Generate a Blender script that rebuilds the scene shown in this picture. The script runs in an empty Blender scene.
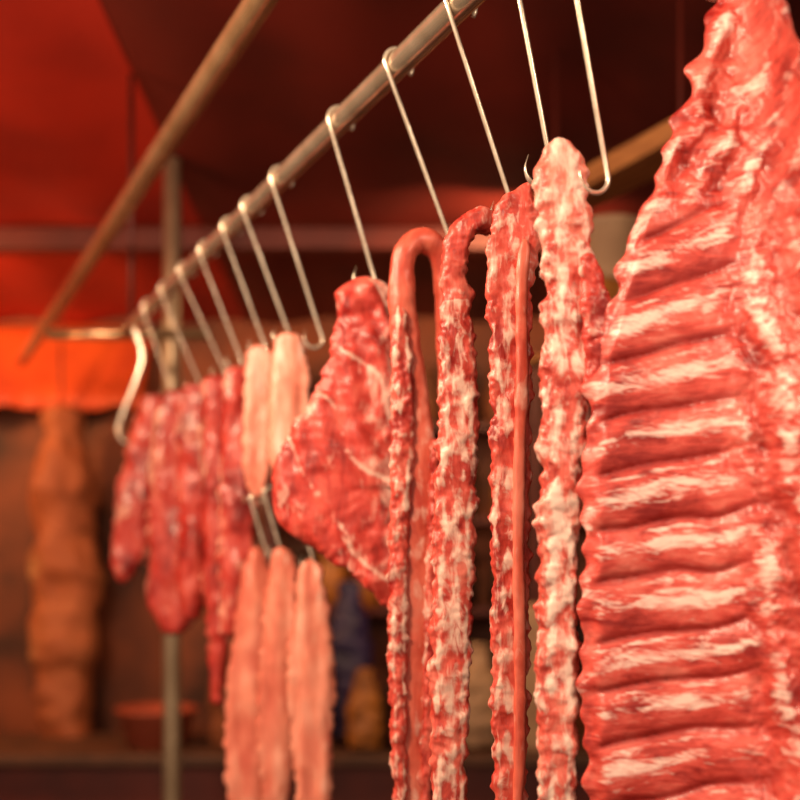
import bpy, math, random
from mathutils import Vector, noise, Matrix
random.seed(7)
F=720.0; CX=400.0; HY=506.0; CAMZ=1.5; ZOOM=1.48
def P(x,y,Y):
    return Vector(((x-CX)/F*Y, Y, CAMZ-(y-HY)/F*Y))
sc=bpy.context.scene
try:
    sc.view_settings.view_transform='Standard'
    sc.view_settings.look='None'
except Exception as e: print(e)
# ---------------- world
w=bpy.data.worlds.new("World"); sc.world=w; w.use_nodes=True
w.node_tree.nodes['Background'].inputs[0].default_value=(1,.73,.52,1)
w.node_tree.nodes['Background'].inputs[1].default_value=.64
# ---------------- camera
cd=bpy.data.cameras.new("camera"); cam=bpy.data.objects.new("camera",cd); sc.collection.objects.link(cam)
cam.location=(0,0,CAMZ); cam.rotation_euler=(math.pi/2,0,0)
cd.sensor_width=36; cd.lens=36*F*ZOOM/800; cd.shift_y=(HY-399)*ZOOM/800
cd.dof.use_dof=True; cd.dof.focus_distance=1.18; cd.dof.aperture_fstop=2.3
sc.camera=cam
# ---------------- materials
def new_mat(name):
    m=bpy.data.materials.new(name); m.use_nodes=True
    nt=m.node_tree; b=nt.nodes['Principled BSDF']; return m,nt,b
def simple(name,c1,c2=None,scale=8,rough=0.6,metal=0.0,bump=0.0,stretch=(1,1,1)):
    m,nt,b=new_mat(name); N=nt.nodes; L=nt.links
    c2=c2 or tuple(v*0.6 for v in c1)
    tc=N.new('ShaderNodeTexCoord'); mp=N.new('ShaderNodeMapping'); mp.inputs['Scale'].default_value=stretch
    n=N.new('ShaderNodeTexNoise'); n.inputs['Scale'].default_value=scale; n.inputs['Detail'].default_value=5
    r=N.new('ShaderNodeValToRGB'); r.color_ramp.elements[0].position=.35; r.color_ramp.elements[1].position=.65
    r.color_ramp.elements[0].color=(*c2,1); r.color_ramp.elements[1].color=(*c1,1)
    L.new(tc.outputs['Object'],mp.inputs[0]); L.new(mp.outputs[0],n.inputs['Vector']); L.new(n.outputs[0],r.inputs[0]); L.new(r.outputs[0],b.inputs['Base Color'])
    b.inputs['Roughness'].default_value=rough; b.inputs['Metallic'].default_value=metal
    if bump:
        bp=N.new('ShaderNodeBump'); bp.inputs['Strength'].default_value=bump; bp.inputs['Distance'].default_value=.01
        L.new(n.outputs[0],bp.inputs['Height']); L.new(bp.outputs[0],b.inputs['Normal'])
    return m
def meat(name,dark,mid,light,fat,scale=60,stretch=(1,1,.35),rough=.42,fatbias=0.0,bump=.3,rot=(0,0,0),coat=.12):
    m,nt,b=new_mat(name); N=nt.nodes; L=nt.links
    tc=N.new('ShaderNodeTexCoord'); mp=N.new('ShaderNodeMapping'); mp.inputs['Scale'].default_value=stretch; mp.inputs['Rotation'].default_value=rot
    L.new(tc.outputs['Object'],mp.inputs[0])
    n=N.new('ShaderNodeTexNoise'); n.inputs['Scale'].default_value=scale; n.inputs['Detail'].default_value=7; n.inputs['Roughness'].default_value=.66; n.inputs['Distortion'].default_value=.8
    L.new(mp.outputs[0],n.inputs['Vector'])
    n2=N.new('ShaderNodeTexNoise'); n2.inputs['Scale'].default_value=scale*.25; n2.inputs['Detail'].default_value=3
    L.new(tc.outputs['Object'],n2.inputs['Vector'])
    r=N.new('ShaderNodeValToRGB'); e=r.color_ramp.elements
    e[0].position=.30; e[0].color=(*dark,1); e[1].position=.74; e[1].color=(*light,1)
    k=e.new(.5); k.color=(*mid,1)
    mx0=N.new('ShaderNodeMath'); mx0.operation='ADD'
    s=N.new('ShaderNodeMath'); s.operation='MULTIPLY_ADD'; s.inputs[1].default_value=.8; s.inputs[2].default_value=-.4
    L.new(n2.outputs[0],s.inputs[0]); L.new(n.outputs[0],mx0.inputs[0]); L.new(s.outputs[0],mx0.inputs[1])
    L.new(mx0.outputs[0],r.inputs[0])
    at=N.new('ShaderNodeAttribute'); at.attribute_name='fat'
    n3=N.new('ShaderNodeTexNoise'); n3.inputs['Scale'].default_value=scale*1.6; n3.inputs['Detail'].default_value=6; n3.inputs['Roughness'].default_value=.6; n3.inputs['Distortion'].default_value=1.2
    L.new(mp.outputs[0],n3.inputs['Vector'])
    a=N.new('ShaderNodeMath'); a.operation='ADD'; L.new(at.outputs['Fac'],a.inputs[0]); L.new(n3.outputs[0],a.inputs[1])
    mr=N.new('ShaderNodeMapRange'); mr.inputs['From Min'].default_value=.60-fatbias; mr.inputs['From Max'].default_value=.86-fatbias
    L.new(a.outputs[0],mr.inputs['Value'])
    mix=N.new('ShaderNodeMixRGB'); mix.inputs[2].default_value=(*fat,1)
    L.new(mr.outputs[0],mix.inputs[0]); L.new(r.outputs[0],mix.inputs[1])
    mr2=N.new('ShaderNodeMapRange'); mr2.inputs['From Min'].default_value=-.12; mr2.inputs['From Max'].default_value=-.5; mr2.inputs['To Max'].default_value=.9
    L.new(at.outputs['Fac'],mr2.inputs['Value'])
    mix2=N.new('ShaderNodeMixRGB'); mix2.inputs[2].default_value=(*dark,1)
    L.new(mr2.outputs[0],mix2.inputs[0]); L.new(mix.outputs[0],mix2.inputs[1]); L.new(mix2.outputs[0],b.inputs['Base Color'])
    b.inputs['Roughness'].default_value=rough
    b.inputs['Coat Weight'].default_value=coat; b.inputs['Coat Roughness'].default_value=.18
    b.inputs['Subsurface Weight'].default_value=.06; b.inputs['Subsurface Radius'].default_value=(.01,.003,.002); b.inputs['Subsurface Scale'].default_value=.3
    # fine fibre grain
    mp2=N.new('ShaderNodeMapping'); mp2.inputs['Scale'].default_value=tuple(v*v for v in stretch); mp2.inputs['Rotation'].default_value=rot
    L.new(tc.outputs['Object'],mp2.inputs[0])
    n4=N.new('ShaderNodeTexNoise'); n4.inputs['Scale'].default_value=scale*7; n4.inputs['Detail'].default_value=3
    L.new(mp2.outputs[0],n4.inputs['Vector'])
    ad=N.new('ShaderNodeMath'); ad.operation='MULTIPLY_ADD'; ad.inputs[1].default_value=.45
    L.new(n4.outputs[0],ad.inputs[0]); L.new(mx0.outputs[0],ad.inputs[2])
    bp=N.new('ShaderNodeBump'); bp.inputs['Strength'].default_value=bump; bp.inputs['Distance'].default_value=.003
    L.new(ad.outputs[0],bp.inputs['Height']); L.new(bp.outputs[0],b.inputs['Normal'])
    return m
M_strip=meat("meat_strip",(.34,.014,.010),(.63,.068,.045),(.76,.18,.13),(.88,.56,.46),scale=60,fatbias=.02)
M_bone=meat("meat_backbone",(.37,.020,.015),(.67,.10,.07),(.78,.26,.19),(.88,.62,.52),scale=60,fatbias=.05)
M_smooth=meat("meat_smooth",(.50,.05,.03),(.71,.125,.075),(.79,.23,.16),(.88,.50,.40),scale=30,fatbias=-.06,bump=.15,rough=.38)
M_red=meat("meat_red",(.25,.008,.006),(.54,.042,.029),(.70,.12,.085),(.87,.50,.41),scale=42,stretch=(1,1,.3),rot=(0,.5,0),fatbias=.02,bump=.3)
M_dark=meat("meat_dark",(.17,.005,.004),(.43,.027,.018),(.60,.09,.06),(.78,.38,.28),scale=30,fatbias=.0)
M_pale=meat("meat_pale",(.55,.11,.07),(.73,.23,.15),(.81,.38,.28),(.89,.60,.50),scale=34,stretch=(1,1,.2),fatbias=-.0,bump=.18)
M_rib=meat("meat_rib",(.26,.009,.007),(.59,.065,.048),(.72,.17,.13),(.88,.60,.53),scale=70,stretch=(.3,.3,1.1),fatbias=.02,bump=.2,rough=.4)
M_steel=simple("steel",(.72,.60,.46),(.52,.42,.30),scale=20,rough=.22,metal=.75)
M_hook=simple("hook_steel",(.92,.82,.68),(.72,.6,.47),scale=60,rough=.2,metal=.65)
M_pipeA=simple("pipe_steel",(.56,.36,.20),(.40,.24,.12),scale=12,rough=.26,metal=.7)
# ---------------- mesh helpers
def link(name,verts,faces,mat,fat=None,smooth=True,parent=None):
    me=bpy.data.meshes.new(name); me.from_pydata([tuple(v) for v in verts],[],faces); me.update()
    if fat is not None:
        a=me.attributes.new('fat','FLOAT','POINT'); a.data.foreach_set('value',fat)
    if smooth:
        me.polygons.foreach_set('use_smooth',[True]*len(me.polygons))
    me.materials.append(mat)
    o=bpy.data.objects.new(name,me); sc.collection.objects.link(o)
    if parent: o.parent=parent
    return o
def cr(a,b,c,d,t):
    return tuple(.5*((2*b[i])+(-a[i]+c[i])*t+(2*a[i]-5*b[i]+4*c[i]-d[i])*t*t+(-a[i]+3*b[i]-3*c[i]+d[i])*t**3) for i in range(len(a)))
def resample(pts,n):
    out=[]; m=len(pts)-1
    ds=[0]
    for i in range(m): ds.append(ds[-1]+max(1e-4,math.dist(pts[i][:3],pts[i+1][:3])))
    for k in range(n):
        s=ds[-1]*k/(n-1); i=0
        while i<m-1 and ds[i+1]<s: i+=1
        t=(s-ds[i])/(ds[i+1]-ds[i])
        a=pts[max(0,i-1)];b=pts[i];c=pts[i+1];d=pts[min(m,i+2)]
        out.append(cr(a,b,c,d,t))
    return out
def fbm(p,f,seed):
    q=Vector((p.x*f+seed*7.1,p.y*f+seed*3.3,p.z*f-seed*5.7))
    return noise.noise(q)+.5*noise.noise(q*2.1)+.25*noise.noise(q*4.3)
def loft(name,secs,mat,M=40,N=None,amp=.004,freq=45,seed=0,fatfn=None,zs=1.0,lump=None,parent=None,pw=.85,hf=.22,edge=0,yscale=1.0):
    N=N or 160
    S=resample(secs,N)
    V=[];FT=[];Fc=[]
    yd=Vector((0,1,0))
    for i,s in enumerate(S):
        c=Vector(s[:3]); p=Vector(S[max(0,i-1)][:3]); q=Vector(S[min(N-1,i+1)][:3])
        t=(q-p); t.y=0; t.normalize(); side=Vector((-t.z,0,t.x))
        e=min(1,math.sqrt(max(0,(i+.0)/(N*.03))),math.sqrt(max(0,(N-1-i)/(N*.03))))
        a=max(.0004,s[3]*e); b=max(.0004,s[4]*e*yscale)
        e1=edge*(noise.noise(Vector((seed,c.z*45,1)))+.6*noise.noise(Vector((seed,c.z*110,2))))
        e2=edge*(noise.noise(Vector((seed+5,c.z*45,1)))+.6*noise.noise(Vector((seed+5,c.z*110,2))))
        for j in range(M):
            th=2*math.pi*j/M
            cc,ss=math.cos(th),math.sin(th)
            ox=math.copysign(abs(cc)**pw,cc)*a; oy=math.copysign(abs(ss)**pw,ss)*b
            ox+=(e1 if cc>0 else e2)*abs(cc)**3*e
            d=side*ox+yd*oy
            v=c+d; dn=(side*(ox/max(a,1e-4)/a*min(a,b))+yd*(oy/max(b,1e-4)/b*min(a,b)))
            dn=dn.normalized() if dn.length>1e-9 else yd
            vz=Vector((v.x,v.y,v.z*zs))
            nn=fbm(vz,freq,seed)
            h=nn*amp + noise.noise(vz*freq*3.7+Vector((seed,0,0)))*amp*.25
            if lump: h+=lump(i/(N-1),th,v)
            v=v+dn*h*e
            V.append(v)
            ft=(fatfn(i/(N-1),th,v) if fatfn else 0)+ .2*fbm(vz,freq*.6,seed+9)+hf*nn
            FT.append(ft)
    for i in range(N-1):
        for j in range(M):
            k=(j+1)%M
            Fc.append((i*M+j,i*M+k,(i+1)*M+k,(i+1)*M+j))
    Fc.append(tuple(range(M))[::-1]); Fc.append(tuple((N-1)*M+j for j in range(M)))
    return link(name,V,Fc,mat,FT,parent=parent)
def rows2secs(rows,Y,thick,slant=0):
    out=[]
    for r in rows:
        y,xl,xr=r[:3]; dY=r[3] if len(r)>3 else 0
        YY=Y+dY; c=P((xl+xr)/2,y,YY); a=(xr-xl)/2/F*YY
        out.append((c.x,c.y,c.z,a,min(thick,a*1.1)))
    return out
def slab(name,Y,rows,thick,mat,**k): return loft(name,rows2secs(rows,Y,thick),mat,**k)
def tube(name,pts,r,mat,M=14,parent=None,taper=False):
    V=[];Fc=[];n=len(pts)
    pts=[Vector(p) for p in pts]; prev=None
    for i,c in enumerate(pts):
        t=(pts[min(n-1,i+1)]-pts[max(0,i-1)]).normalized()
        if prev is None:
            u=t.orthogonal().normalized()
        else:
            u=(prev-t*prev.dot(t)).normalized()
        prev=u; v=t.cross(u)
        rr=r
        if taper and i>n-7: rr=r*max(.08,(n-1-i)/6)
        for j in range(M):
            th=2*math.pi*j/M; V.append(c+(u*math.cos(th)+v*math.sin(th))*rr)
    for i in range(n-1):
        for j in range(M):
            k=(j+1)%M; Fc.append((i*M+j,i*M+k,(i+1)*M+k,(i+1)*M+j))
    Fc.append(tuple(range(M))[::-1]); Fc.append(tuple((n-1)*M+j for j in range(M)))
    return link(name,V,Fc,mat,parent=parent)
def box(name,lo,hi,mat,bev=.004,rotz=0,parent=None,segs=2):
    import bmesh
    me=bpy.data.meshes.new(name); bm=bmesh.new(); bmesh.ops.create_cube(bm,size=1)
    lo=Vector(lo);hi=Vector(hi); s=hi-lo; c=(hi+lo)/2
    for v in bm.verts: v.co=Vector((v.co.x*s.x,v.co.y*s.y,v.co.z*s.z))
    if bev: bmesh.ops.bevel(bm,geom=list(bm.edges),offset=bev,segments=segs,affect='EDGES',profile=.5)
    bm.to_mesh(me); bm.free(); me.materials.append(mat)
    o=bpy.data.objects.new(name,me); sc.collection.objects.link(o); o.location=c; o.rotation_euler=(0,0,rotz)
    return o
def child(o,p):
    o.parent=p; o.matrix_parent_inverse=Matrix.Translation(-p.location)
# ---------------- pipes
D=Vector((-343/F,1,0)).normalized(); PERP=Vector((D.y,-D.x,0))
HB=.65
def pipeB(Y): return Vector((.666-.4764*Y,Y,CAMZ+HB))
rB=.0165
tube("hanging_rail",[pipeB(.35+ (3.06-.35)*i/20) for i in range(21)],rB,M_steel,M=28)
def pipeA(Y): return Vector((.561-.4764*Y,Y,CAMZ+.85))
tube("upper_rail",[pipeA(.35+(4.6-.35)*i/20) for i in range(21)],.022,M_pipeA,M=28)
tube("cross_rail",[Vector((-1.02,3.09,CAMZ+HB)),Vector((-.9,3.09,CAMZ+HB)),Vector((-.55,3.09,CAMZ+HB))],.016,M_pipeA)
# ---------------- hooks
def hook(Y,L=.25,lean=.055,r=.0028,br=.017,base=None,name="meat_hook"):
    c=base if base else pipeB(Y)
    R=rB+r+.001 if not base else .012
    pl=[]
    for i in range(13):
        a=math.radians(-35+ (205+10)*i/12)
        pl.append((math.cos(a)*R,math.sin(a)*R))
    x0,z0=pl[-1]
    x1,z1=lean,-L+br
    for i in range(1,11):
        t=i/10; pl.append((x0+(x1-x0)*t,z0+(z1-z0)*t))
    for i in range(1,15):
        a=math.radians(-200*i/14)
        pl.append((lean-br+math.cos(a)*br,z1+math.sin(a)*br))
    lx,lz=pl[-1]
    pl.append((lx+.003,lz+.008))
    pts=[c+PERP*x+Vector((0,0,z)) for x,z in pl]
    tube(name,pts,r,M_hook,M=10,taper=True)
def Yof(x): return 479.5/(x-57)
for x,L,ln in [(608,.19,.02),(518,.29,.04),(484,.255,.035),(441,.255,.075),(399,.245,.08),(360,.245,.055),(320,.285,.075),(300,.25,.075),(286,.245,.07),(270,.245,.075),(256,.24,.09),(243,.24,.08),(231,.24,.06)]:
    hook(Yof(x),L,ln)
pts=[]
for q in [(230,350),(226,343),(221,350),(226,368),(222,385),(214,405),(210,418),(213,427),(221,428)]:
    pts.append(tuple(P(q[0],q[1],2.95)))
tube("meat_hook",[Vector(p) for p in resample(pts,40)],.008,M_hook,taper=True)
for (x,y,Y) in [(312,462,2.0),(334,468,1.9),(303,466,2.05)]:
    hook(0,L=.12,lean=.022,r=.003,br=.012,base=P(x,y,Y))
# ---------------- meat strips
def edgefat(amt): 
    return lambda s,th,v: amt*abs(math.cos(th))**3 -.05
def ir(per,amp,sd=0):
    def f(s,th,v):
        k=noise.noise(Vector((sd,math.cos(th)*.8,v.z/per)))
        return amp*2*k
    return f
def bands(base,cs,amt=.35,wd=.13,sd=0,s0=0):
    def f(s,th,v):
        u=math.cos(th); r=base
        if s<s0: return base-.1
        for k,c in enumerate(cs):
            cc=c+.30*noise.noise(Vector((sd+k*3,0,v.z*14)))
            r+=amt*(.6+.8*noise.noise(Vector((sd+k,4,v.z*25))))*math.exp(-((u-cc)/wd)**2)
        return r
    return f
def arch(name,pts,Y,mat,**k):
    secs=[]
    for q in pts:
        x,y,a,b=q[:4]; YY=Y+(q[4] if len(q)>4 else 0)
        c=P(x,y,YY); secs.append((c.x,c.y,c.z,a/F*YY,b/F*YY))
    return loft(name,secs,mat,**k)
sA=arch("pork_loin_strip",[(432,425,3,4,.02),(431,395,5,6,.02),(431,350,7,7,.015),(430,315,8,8,.01),(425,297,8,8,.0),(413,291,8,8,-.01),(403,301,8,8,-.015),(401,325,9,7,-.015),(404,360,10,6,-.015),(408,400,12,6,-.015),(412,450,13,6,-.015),(411,510,14,6,-.015),(409,560,14,6,-.015),(408,610,13,6,-.015),(408,704,9,6,-.015)],1.42,M_smooth,N=280,amp=.0018,freq=36,seed=1,fatfn=bands(-.05,[.2],.25,.2,3,.4))
slab("fringe",1.392,[(335,395,403),(370,394,408),(420,394,410),(470,393,407),(520,392,405),(570,392,405),(640,394,405),(696,397,404)],.009,M_strip,amp=.0034,freq=62,seed=2,zs=.9,fatfn=bands(.02,[-.3,.6],.3,.2,4),N=300,parent=sA,edge=.004)
slab("fringe_right",1.395,[(425,421,427),(470,419,428),(520,417,427),(570,416,425),(640,414,423),(696,413,418)],.008,M_strip,amp=.003,freq=60,seed=12,fatfn=edgefat(.16),N=240,parent=sA,edge=.004)
arch("pork_loin_strip",[(467,292,5,6,.01),(464,282,8,7,.0),(453,278,8,8,-.01),(442,286,8,8,-.01),(437,305,9,7,-.01),(438,340,11,5.5,-.01),(439,380,13,5.5,-.01),(439,420,14,5.5,-.01),(437,470,14,5.5,-.01),(436,520,14,5.5,-.01),(434,570,14,5.5,-.01),(433,620,13,5.5,-.01),(434,718,10,5,-.01)],1.27,M_strip,N=380,M=60,amp=.0028,freq=64,seed=3,zs=.9,pw=.7,edge=.0065,fatfn=bands(.02,[-.45,.1,.6],.42,.16,6,.18),lump=ir(.03,.001,4))
sC=slab("pork_loin_strip",1.16,[(252,484,492),(262,472,494),(285,461,495),(330,459,490),(380,461,489),(430,461,488),(480,461,488),(530,462,487),(580,462,487),(640,463,486),(714,467,482)],.008,M_strip,amp=.0028,freq=64,seed=4,N=380,M=60,zs=.9,pw=.7,edge=.0065,fatfn=bands(-.05,[-.6,-.1],.38,.16,8),lump=ir(.03,.001,1))
slab("smooth_edge",1.150,[(290,480,489),(330,478,486),(380,478,487),(430,477,485),(500,476,484),(560,477,485),(630,477,485),(700,475,481)],.0048,M_smooth,amp=.0014,freq=36,seed=14,N=160,parent=sC)
sD=slab("pork_backbone",1.05,[(222,500,512),(231,492,523),(255,492,527),(290,495,530),(330,496,533),(380,495,532),(430,495,525),(480,493,521),(530,493,520),(580,492,521),(650,493,519),(718,498,514)],.0105,M_bone,amp=.0038,freq=60,seed=5,N=400,M=60,zs=.9,pw=.75,edge=.006,fatfn=bands(.04,[-.2,.45],.34,.22,10),lump=ir(.025,.002,2))
slab("flap",1.035,[(300,522,530),(330,522,541),(360,524,542),(385,524,536),(398,526,530)],.009,M_red,amp=.004,freq=60,seed=15,N=80,parent=sD)
slab("pork_shoulder_cut",1.55,[(316,364,386),(324,358,393),(345,357,396),(370,352,397),(392,345,398),(415,334,399),(435,322,400),(453,314,401),(466,316,401),(482,334,401),(503,358,401),(523,378,400),(540,392,399)],.018,M_red,amp=.0035,freq=24,seed=6,N=220,M=90,edge=.006,pw=.7,fatfn=lambda s,th,v:.28*max(0,math.cos(th))**2+.3*math.exp(-((math.sin(v.x*30+v.z*24+1.5*noise.noise(v*9)))/.12)**2)-.03,hf=.12,
  lump=lambda s,th,v:.0022*math.sin(v.x*120+v.z*60+4*noise.noise(v*12))+.0016*noise.noise(v*70))
# ---------------- left group
slab("hanging_pork_cut",2.78,[(395,228,242),(420,219,242),(450,212,238),(490,205,232),(515,206,222),(523,210,216)],.028,M_dark,amp=.009,freq=20,zs=.5,seed=21,N=90,edge=.012,fatfn=edgefat(.2))
slab("hanging_pork_cut",2.6,[(392,240,258),(420,235,260),(460,230,260),(500,230,262),(540,232,262),(558,242,255)],.03,M_dark,amp=.009,freq=20,zs=.5,seed=22,N=110,edge=.012,fatfn=edgefat(.2))
slab("hanging_pork_cut",2.42,[(388,254,272),(430,250,274),(480,250,274),(520,248,272),(548,254,266)],.03,M_dark,amp=.009,freq=22,zs=.5,seed=23,N=110,edge=.012,fatfn=edgefat(.2))
slab("hanging_pork_cut",2.3,[(382,267,286),(420,267,286),(470,267,286),(530,268,285),(575,271,284),(606,272,281)],.025,M_dark,amp=.007,freq=24,zs=.5,seed=24,N=130,edge=.009,fatfn=edgefat(.25))
slab("hanging_pork_cut",2.16,[(376,282,298),(410,280,300),(450,279,303),(490,278,304),(530,278,298),(560,280,290)],.025,M_dark,amp=.007,freq=26,zs=.5,seed=25,N=120,edge=.009,fatfn=edgefat(.25))
fold=lambda k:(lambda s,th,v:.0015*math.sin(v.x*k+2*noise.noise(v*9)))
slab("pork_tenderloin",2.0,[(364,303,316),(372,296,318),(400,294,317),(430,293,314),(450,295,312),(465,300,306)],.014,M_pale,amp=.0035,freq=26,zs=.4,seed=26,N=110,pw=.7,edge=.006,fatfn=bands(-.12,[-.6,.3],.38,.2,30),lump=fold(170))
slab("pork_tenderloin",1.87,[(354,320,332),(362,315,336),(390,312,339),(425,311,337),(450,314,331),(465,320,325)],.014,M_pale,amp=.0035,freq=26,zs=.4,seed=27,N=110,pw=.7,edge=.006,fatfn=bands(-.04,[-.3,.6],.34,.2,31),lump=fold(190))
slab("pork_tenderloin",2.05,[(498,300,308),(520,292,313),(570,286,315),(620,281,314),(698,286,308)],.015,M_pale,amp=.0045,freq=24,zs=.4,seed=28,N=110,pw=.7,edge=.008,fatfn=bands(-.34,[-.2],.4,.25,32),lump=fold(150))
slab("pork_tenderloin",1.98,[(498,315,325),(520,310,331),(570,306,333),(620,304,330),(698,310,324)],.015,M_pale,amp=.0045,freq=24,zs=.4,seed=29,N=110,pw=.7,edge=.008,fatfn=bands(-.28,[.3],.4,.25,33),lump=fold(160))
slab("pork_tenderloin",1.88,[(506,335,343),(525,329,350),(560,326,354),(610,325,356),(694,332,351)],.015,M_pale,amp=.0045,freq=24,zs=.4,seed=30,N=110,pw=.7,edge=.008,fatfn=bands(-.15,[-.5,.4],.36,.2,34),lump=fold(180))
# ---------------- rib rack
def interp(tab,y):
    if y<=tab[0][0]: return tab[0][1]
    for (a,b),(c,d) in zip(tab,tab[1:]):
        if y<=c:
            t=(y-a)/(c-a); t=t*t*(3-2*t)*.4+t*.6
            return b+(d-b)*t
    return tab[-1][1]
XL=[(112,618),(158,604),(191,594),(240,575),(290,555),(330,541),(370,530),(450,523),(560,522),(640,524),(708,534)]
XR=[(112,652),(158,668),(191,676),(300,694),(500,702),(620,700),(708,678)]
def smst(a,b,x):
    t=max(0,min(1,(x-a)/(b-a))); return t*t*(3-2*t)
def ribrack():
    NU,NV=220,440; y0,y1=112,708
    V=[];FT=[];Fc=[]
    for side in (0,1):
        for j in range(NV+1):
            y=y0+(y1-y0)*j/NV
            xl,xr=interp(XL,y),interp(XR,y)
            for i in range(NU+1):
                s=i/NU; x=xl+(xr-xl)*s
                Y=1.03-.12*s+.035*math.sin(math.pi*s)
                base=P(x,y,Y)
                xs=(x-530)
                sl=.16+.26*(1-smst(230,420,y))
                yy=y+xs*sl+7*noise.noise(Vector((x*.022,y*.012,3)))+6*noise.noise(Vector((0,y*.014,9)))
                per=37
                k=(yy-302)/per; ri=math.floor(k); ph=k%1.0
                prof=max(0,math.sin(math.pi*ph))**.5
                bx=622+.05*(y-300)+22*noise.noise(Vector((y*.022,1,1)))
                ribmask=smst(.01,.08,s)*(1-smst(bx-14,bx+14,x))*smst(258,292,y+xs*.10)
                q=Vector((x*.05,y*.05,side*3.0))
                lum=noise.noise(q)+.5*noise.noise(q*2.2)+.3*noise.noise(q*4.7)
                h=ribmask*(prof*(.0062+.003*noise.noise(Vector((ri*1.7,x*.03,0)))))+(1-ribmask)*.004*lum+.0012*lum
                fold=(1-ribmask)*math.sin((x*.95+y*.45+9*noise.noise(q*.6))*.24)*.003
                if x>bx-15 and y>300: fold=(1-ribmask)*math.sin((x*1.2-y*.25+20*noise.noise(q*.5))*.13)*.004
                h+=fold
                e=min(1,math.sqrt(min(s,1-s)/.06+1e-6)); ev=min(1,math.sqrt(min(j,NV-j)/6+1e-6))
                th=.010*e*ev
                rag=.008*noise.noise(Vector((0,y*.06,2)))*(1-e)
                off=-(th+h*e*ev) if side==0 else th*.6
                V.append(base+Vector((rag*2,off,0)))
                stri=.15*noise.noise(Vector((x*.03,yy*.28,5)))+.14*noise.noise(Vector((x*.10,yy*.8,8)))
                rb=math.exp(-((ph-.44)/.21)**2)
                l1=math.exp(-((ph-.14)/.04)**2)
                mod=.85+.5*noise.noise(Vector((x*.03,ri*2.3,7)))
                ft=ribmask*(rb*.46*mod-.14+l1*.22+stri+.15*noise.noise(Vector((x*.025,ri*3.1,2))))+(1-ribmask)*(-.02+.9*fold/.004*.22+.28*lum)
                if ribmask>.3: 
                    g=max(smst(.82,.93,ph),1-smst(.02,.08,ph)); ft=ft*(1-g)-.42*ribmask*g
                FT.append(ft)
    W=NU+1; O=W*(NV+1)
    for j in range(NV):
        for i in range(NU):
            a=j*W+i; Fc.append((a,a+W,a+W+1,a+1)); Fc.append((O+a,O+a+1,O+a+W+1,O+a+W))
    for j in range(NV):
        a=j*W; Fc.append((a,O+a,O+a+W,a+W)); a=j*W+NU; Fc.append((a,a+W,O+a+W,O+a))
    for i in range(NU):
        a=i; Fc.append((a,a+1,O+a+1,O+a)); a=NV*W+i; Fc.append((a,O+a,O+a+1,a+1))
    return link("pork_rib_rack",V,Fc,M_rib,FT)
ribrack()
# ---------------- surroundings
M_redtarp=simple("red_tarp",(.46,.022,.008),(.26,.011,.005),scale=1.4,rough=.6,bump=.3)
M_redtarp_shade=simple("red_tarp_shade",(.14,.010,.005),(.06,.005,.003),scale=1.6,rough=.6,bump=.3)  # red canopy away from the light, its shade put into the colour
M_wall=simple("dark_wall",(.24,.055,.016),(.02,.006,.003),scale=2.2,rough=.7)
M_beam=simple("beam",(.11,.010,.004),(.07,.006,.003),scale=6,rough=.55)
M_floor=simple("wet_concrete",(.05,.03,.02),(.025,.015,.011),scale=3,rough=.3,bump=.2)
def ceilz(Y): return 2.66+.45*(5.2-Y)/5.2
def tarp(name,x0,x1,mat,dz=0):
    nx,ny=70,50; V=[];Fc=[]
    for j in range(ny+1):
        Y=.3+4.95*j/ny
        for i in range(nx+1):
            X=x0+(x1-x0)*i/nx
            V.append((X,Y,dz+ceilz(Y)+.015*math.sin(X*13)+.02*noise.noise(Vector((X*2,Y*2,0)))))
    n=len(V)
    V+= [(a,b,c+.01) for a,b,c in V]
    W=nx+1
    for j in range(ny):
        for i in range(nx):
            a=j*W+i; Fc.append((a,a+W,a+W+1,a+1)); Fc.append((n+a,n+a+1,n+a+W+1,n+a+W))
    return link(name,V,Fc,mat)
tarp("ceiling",-4.2,-.75,M_redtarp); tarp("ceiling",-.77,2.2,M_redtarp_shade,.004)
box("wall_back",(-4.2,5.2,0),(2.2,5.28,2.75),M_wall,bev=0)
box("wall_right",(2.2,.3,0),(2.28,5.28,3.2),M_wall,bev=0)
box("wall_left",(-4.28,.8,0),(-4.2,5.28,3.2),M_wall,bev=0)
box("floor",(-4.28,-1.5,-.05),(2.28,5.28,0),M_floor,bev=0)
for yb in (1.4,4.0):
    box("ceiling_beam",(-4.2,yb,ceilz(yb)-.10),(2.2,yb+.07,ceilz(yb)-.02),M_beam)
M_counter=simple("counter_steel",(.12,.045,.022),(.07,.028,.014),scale=5,rough=.6,metal=.05)
bc=box("back_counter",(-3.2,4.3,.66),(1.6,4.85,.705),M_counter,bev=.008)
child(box("base_panel",(-3.15,4.36,0),(1.55,4.83,.66),M_beam),bc)
M_post=simple("post",(.46,.34,.22),(.30,.21,.13),scale=6,rough=.3,metal=.55)
PX=(246-400)/F*3.45
tube("support_post",[Vector((PX,3.45,z)) for z in (0,.6,1.2,1.6,2.0,2.4,ceilz(3.45)-.02)],.028,M_post,M=24)
for Y in (.75,2.97):
    p=pipeB(Y); tube("rail_hanger",[p+Vector((0,0,rB)),p+Vector((0,0,.3)),Vector((p.x,p.y,ceilz(Y)-.005))],.008,M_beam)
M_or=simple("orange_cloth",(.72,.10,.014),(.42,.04,.008),scale=2,rough=.6)
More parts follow.
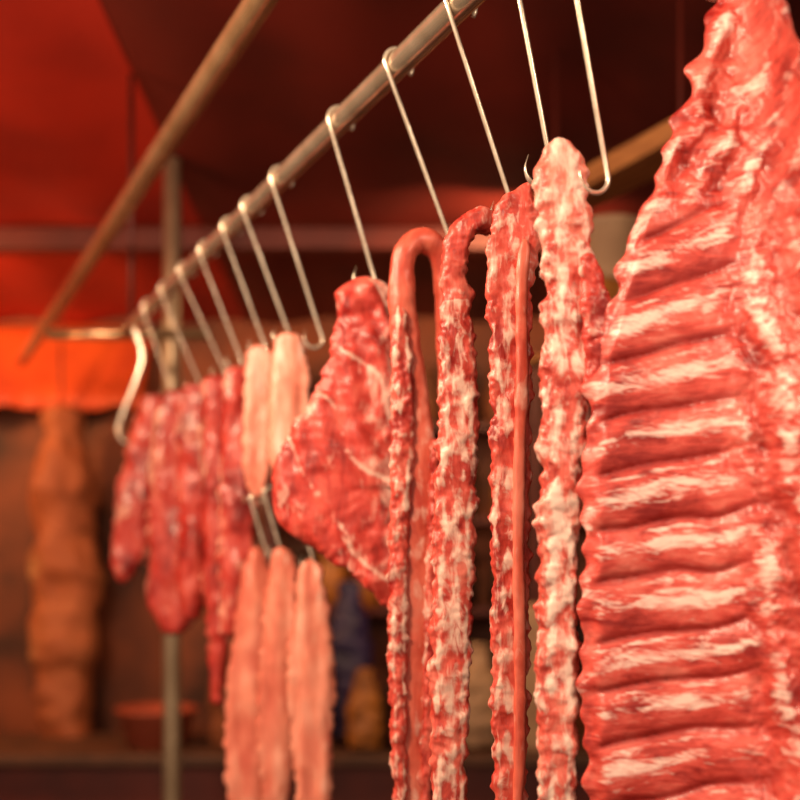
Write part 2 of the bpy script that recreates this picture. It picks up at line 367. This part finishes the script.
def awning(x0,x1,Y,z,drop):
    V=[];Fc=[];nx,ny=60,10
    for j in range(ny+1):
        for i in range(nx+1):
            X=x0+(x1-x0)*i/nx; t=j/ny
            V.append((X,Y-.25*t+.02*math.sin(X*30)*t,z-drop*t-(.03*abs(math.sin(X*12)) if j==ny else 0)))
    W=nx+1
    for j in range(ny):
        for i in range(nx):
            a=j*W+i; Fc.append((a,a+W,a+W+1,a+1))
    o=link("orange_awning",V,Fc,M_or); md=o.modifiers.new("s",'SOLIDIFY'); md.thickness=.008
awning(-3.9,-1.2,5.19,2.64,.42)
M_tan=meat("carcass_tan",(.20,.045,.014),(.30,.075,.022),(.36,.11,.038),(.4,.2,.08),scale=4,fatbias=-.1,bump=.05,rough=.7,coat=0)
slab("hanging_carcass",4.85,[(402,160,184),(430,156,188),(470,152,192),(510,152,196),(550,154,194),(600,156,192),(680,160,186)],.12,M_tan,amp=.05,freq=4,seed=41,N=80)
tube("carcass_hook",[P(171,406,4.85),P(171,390,4.85),Vector((P(171,340,4.85).x,4.85,ceilz(4.85)))],.006,M_beam)
def lathe(name,c,prof,mat,M=28):
    V=[];Fc=[]
    for r,z in prof:
        for j in range(M):
            t=2*math.pi*j/M; V.append((c[0]+r*math.cos(t),c[1]+r*math.sin(t),c[2]+z))
    n=len(prof)
    for i in range(n-1):
        for j in range(M):
            k=(j+1)%M; Fc.append((i*M+j,i*M+k,(i+1)*M+k,(i+1)*M+j))
    Fc.append(tuple(range(M))[::-1]); Fc.append(tuple((n-1)*M+j for j in range(M)))
    return link(name,V,Fc,mat)
CZ=.706
def at(x,Y): return ((x-CX)/F*Y,Y,CZ)
pot=[(.10,0),(.12,.01),(.13,.1),(.135,.14),(.145,.145),(.145,.15),(.12,.165),(.04,.185),(.012,.19),(.02,.205),(.018,.215),(.004,.218)]
tub=[(.10,0),(.13,.12),(.145,.125),(.145,.135),(.13,.13),(.12,.10),(.02,.09)]
M_blue=simple("blue_plastic",(.035,.02,.09),(.012,.007,.035),scale=9,rough=.5)
M_yel=simple("yellow_bag",(.46,.16,.025),(.24,.08,.014),scale=14,rough=.5,bump=.4)
M_dkp=simple("dark_pot",(.045,.017,.010),(.022,.009,.006),scale=6,rough=.4,metal=.2)
M_brn=simple("brown_box",(.24,.07,.024),(.12,.034,.012),scale=7,rough=.7)
M_wht=simple("white_tub",(.46,.28,.16),(.32,.18,.10),scale=7,rough=.5)
M_pnk=simple("pink_tub",(.40,.08,.04),(.28,.05,.025),scale=7,rough=.5)
lathe("plastic_tub",at(236,4.52),[(a*1.2,b*1.2) for a,b in tub],M_pnk)
lathe("cooking_pot",at(410,4.45),[(a*.95,b*1.5) for a,b in pot],M_dkp)
def bag(name,x,Y,w,h,mat,seed,z0=0):
    c=Vector(at(x,Y)); c.z+=z0
    secs=[(c.x,c.y,c.z+.01,w*.9,w*.7),(c.x,c.y,c.z+h*.3,w*1.05,w*.8),(c.x,c.y,c.z+h*.6,w*.95,w*.7),(c.x,c.y,c.z+h*.85,w*.55,w*.4),(c.x,c.y,c.z+h,w*.5,w*.3)]
    loft(name,secs,mat,N=60,M=36,amp=w*.16,freq=1.6/w,seed=seed)
bag("plastic_bag",366,4.68,.10,.70,M_blue,51)
bag("plastic_bag",376,4.42,.07,.34,M_yel,52)
bag("plastic_bag",452,4.45,.09,.44,M_wht,53)
bag("plastic_bag",290,4.5,.11,.48,M_brn,54)
bag("plastic_bag",338,4.45,.08,.40,M_dkp,56)
def cbox(x,Y,w,d,h,m,n="cardboard_box"):
    c=Vector(at(x,Y)); box(n,(c.x-w/2,c.y,c.z),(c.x+w/2,c.y+d,c.z+h),m,bev=.008)
cbox(491,4.4,.14,.2,.60,M_wht); cbox(428,4.62,.12,.15,.80,M_brn); cbox(318,4.66,.12,.12,.7,M_brn); cbox(560,4.4,.3,.3,.4,M_brn)
sh=box("shelf_unit",(-.62,4.9,1.24),(1.9,5.15,1.27),M_beam)
for z in (1.66,2.09): child(box("shelf",(-.62,4.9,z),(1.9,5.15,z+.03),M_beam),sh)
for xx in (-.62,.6,1.86): child(box("upright",(xx,4.9,0),(xx+.04,5.15,2.4),M_beam),sh)
jar=[(.05,0),(.06,.01),(.06,.15),(.045,.18),(.045,.2),(.05,.2),(.05,.225),(.03,.228)]
for z in (1.271,1.691,2.121):
    for x in [-.5,-.3,-.12,.1,.3,.48,.75,1.0,1.3,1.6]:
        m=random.choice([M_dkp,M_brn,M_dkp,M_yel,M_brn,M_pnk,M_wht])
        lathe("glass_jar",(x+random.uniform(-.03,.03),5.02,z),[(a*random.uniform(.98,1.02)*1.2,b*1.2) for a,b in jar],m)
def board(name,p0,p1,wid,th,mat):
    d=(p1-p0); ln=d.length; o=box(name,(-ln/2,-wid/2,-th/2),(ln/2,wid/2,th/2),mat,bev=.003)
    o.location=(p0+p1)/2; o.rotation_euler=(0,0,math.atan2(d.y,d.x)); return o
M_wood=simple("wood",(.50,.21,.065),(.30,.11,.035),scale=10,rough=.6,stretch=(1,8,8))
b0=P(600,218,2.35); b1=b0+D*.75
board("wooden_board",b0,b1,.12,.05,M_wood)
s0=P(600,345,2.35); s1=s0+D*.6; s0.z=s1.z
board("wooden_shelf",s0,s1,.16,.02,M_wood)
for q in (s0+D*.05,s1-D*.05):
    tube("shelf_hanger",[Vector((q.x,q.y,s0.z-.01)),Vector((q.x,q.y,2.4)),Vector((q.x,q.y,ceilz(q.y)))],.006,M_beam)
sm=s0+D*.32
box("yellow_crate",(sm.x-.08,sm.y-.07,sm.z+.011),(sm.x+.07,sm.y+.07,sm.z+.15),M_yel,bev=.01,rotz=.44)
lathe("white_container",(sm.x-.0,sm.y,sm.z+.151),[(.065,0),(.075,.01),(.08,.13),(.085,.135),(.085,.15),(.06,.155)],M_wht)
# ---------------- lights
def area(n,loc,tgt,size,e,col):
    l=bpy.data.lights.new(n,'AREA'); l.energy=e; l.size=size; l.color=col
    o=bpy.data.objects.new(n,l); sc.collection.objects.link(o); o.location=loc
    o.rotation_euler=(Vector(tgt)-Vector(loc)).to_track_quat('-Z','Y').to_euler(); return o
area("added_warm_light",(.75,-.1,2.5),(.15,1.2,1.6),.25,13,(1,.74,.52))  # unseen warm light without a fixture, added for highlights on the meat
area("added_warm_light",(-.8,.4,2.4),(.1,1.3,1.6),.25,25,(1,.72,.48))  # unseen warm light added from the left to brighten the strips
area("added_warm_light",(-1.1,1.2,2.4),(-.5,2.3,1.6),.25,30,(1,.66,.42))  # unseen warm light added to brighten the left group
area("added_warm_light",(-1.6,2.4,1.8),(-1.7,3.0,2.8),.4,13,(1,.42,.18))  # unseen light added below, aimed up to redden the left ceiling
area("added_warm_light",(-2.2,3.6,2.5),(-2.0,4.8,1.9),.3,36,(1,.5,.20))  # unseen light added for the orange glow at back left
area("added_warm_light",(.4,3.6,2.6),(.3,5,1.6),.3,18,(1,.58,.28))  # unseen light added to warm the back shelves
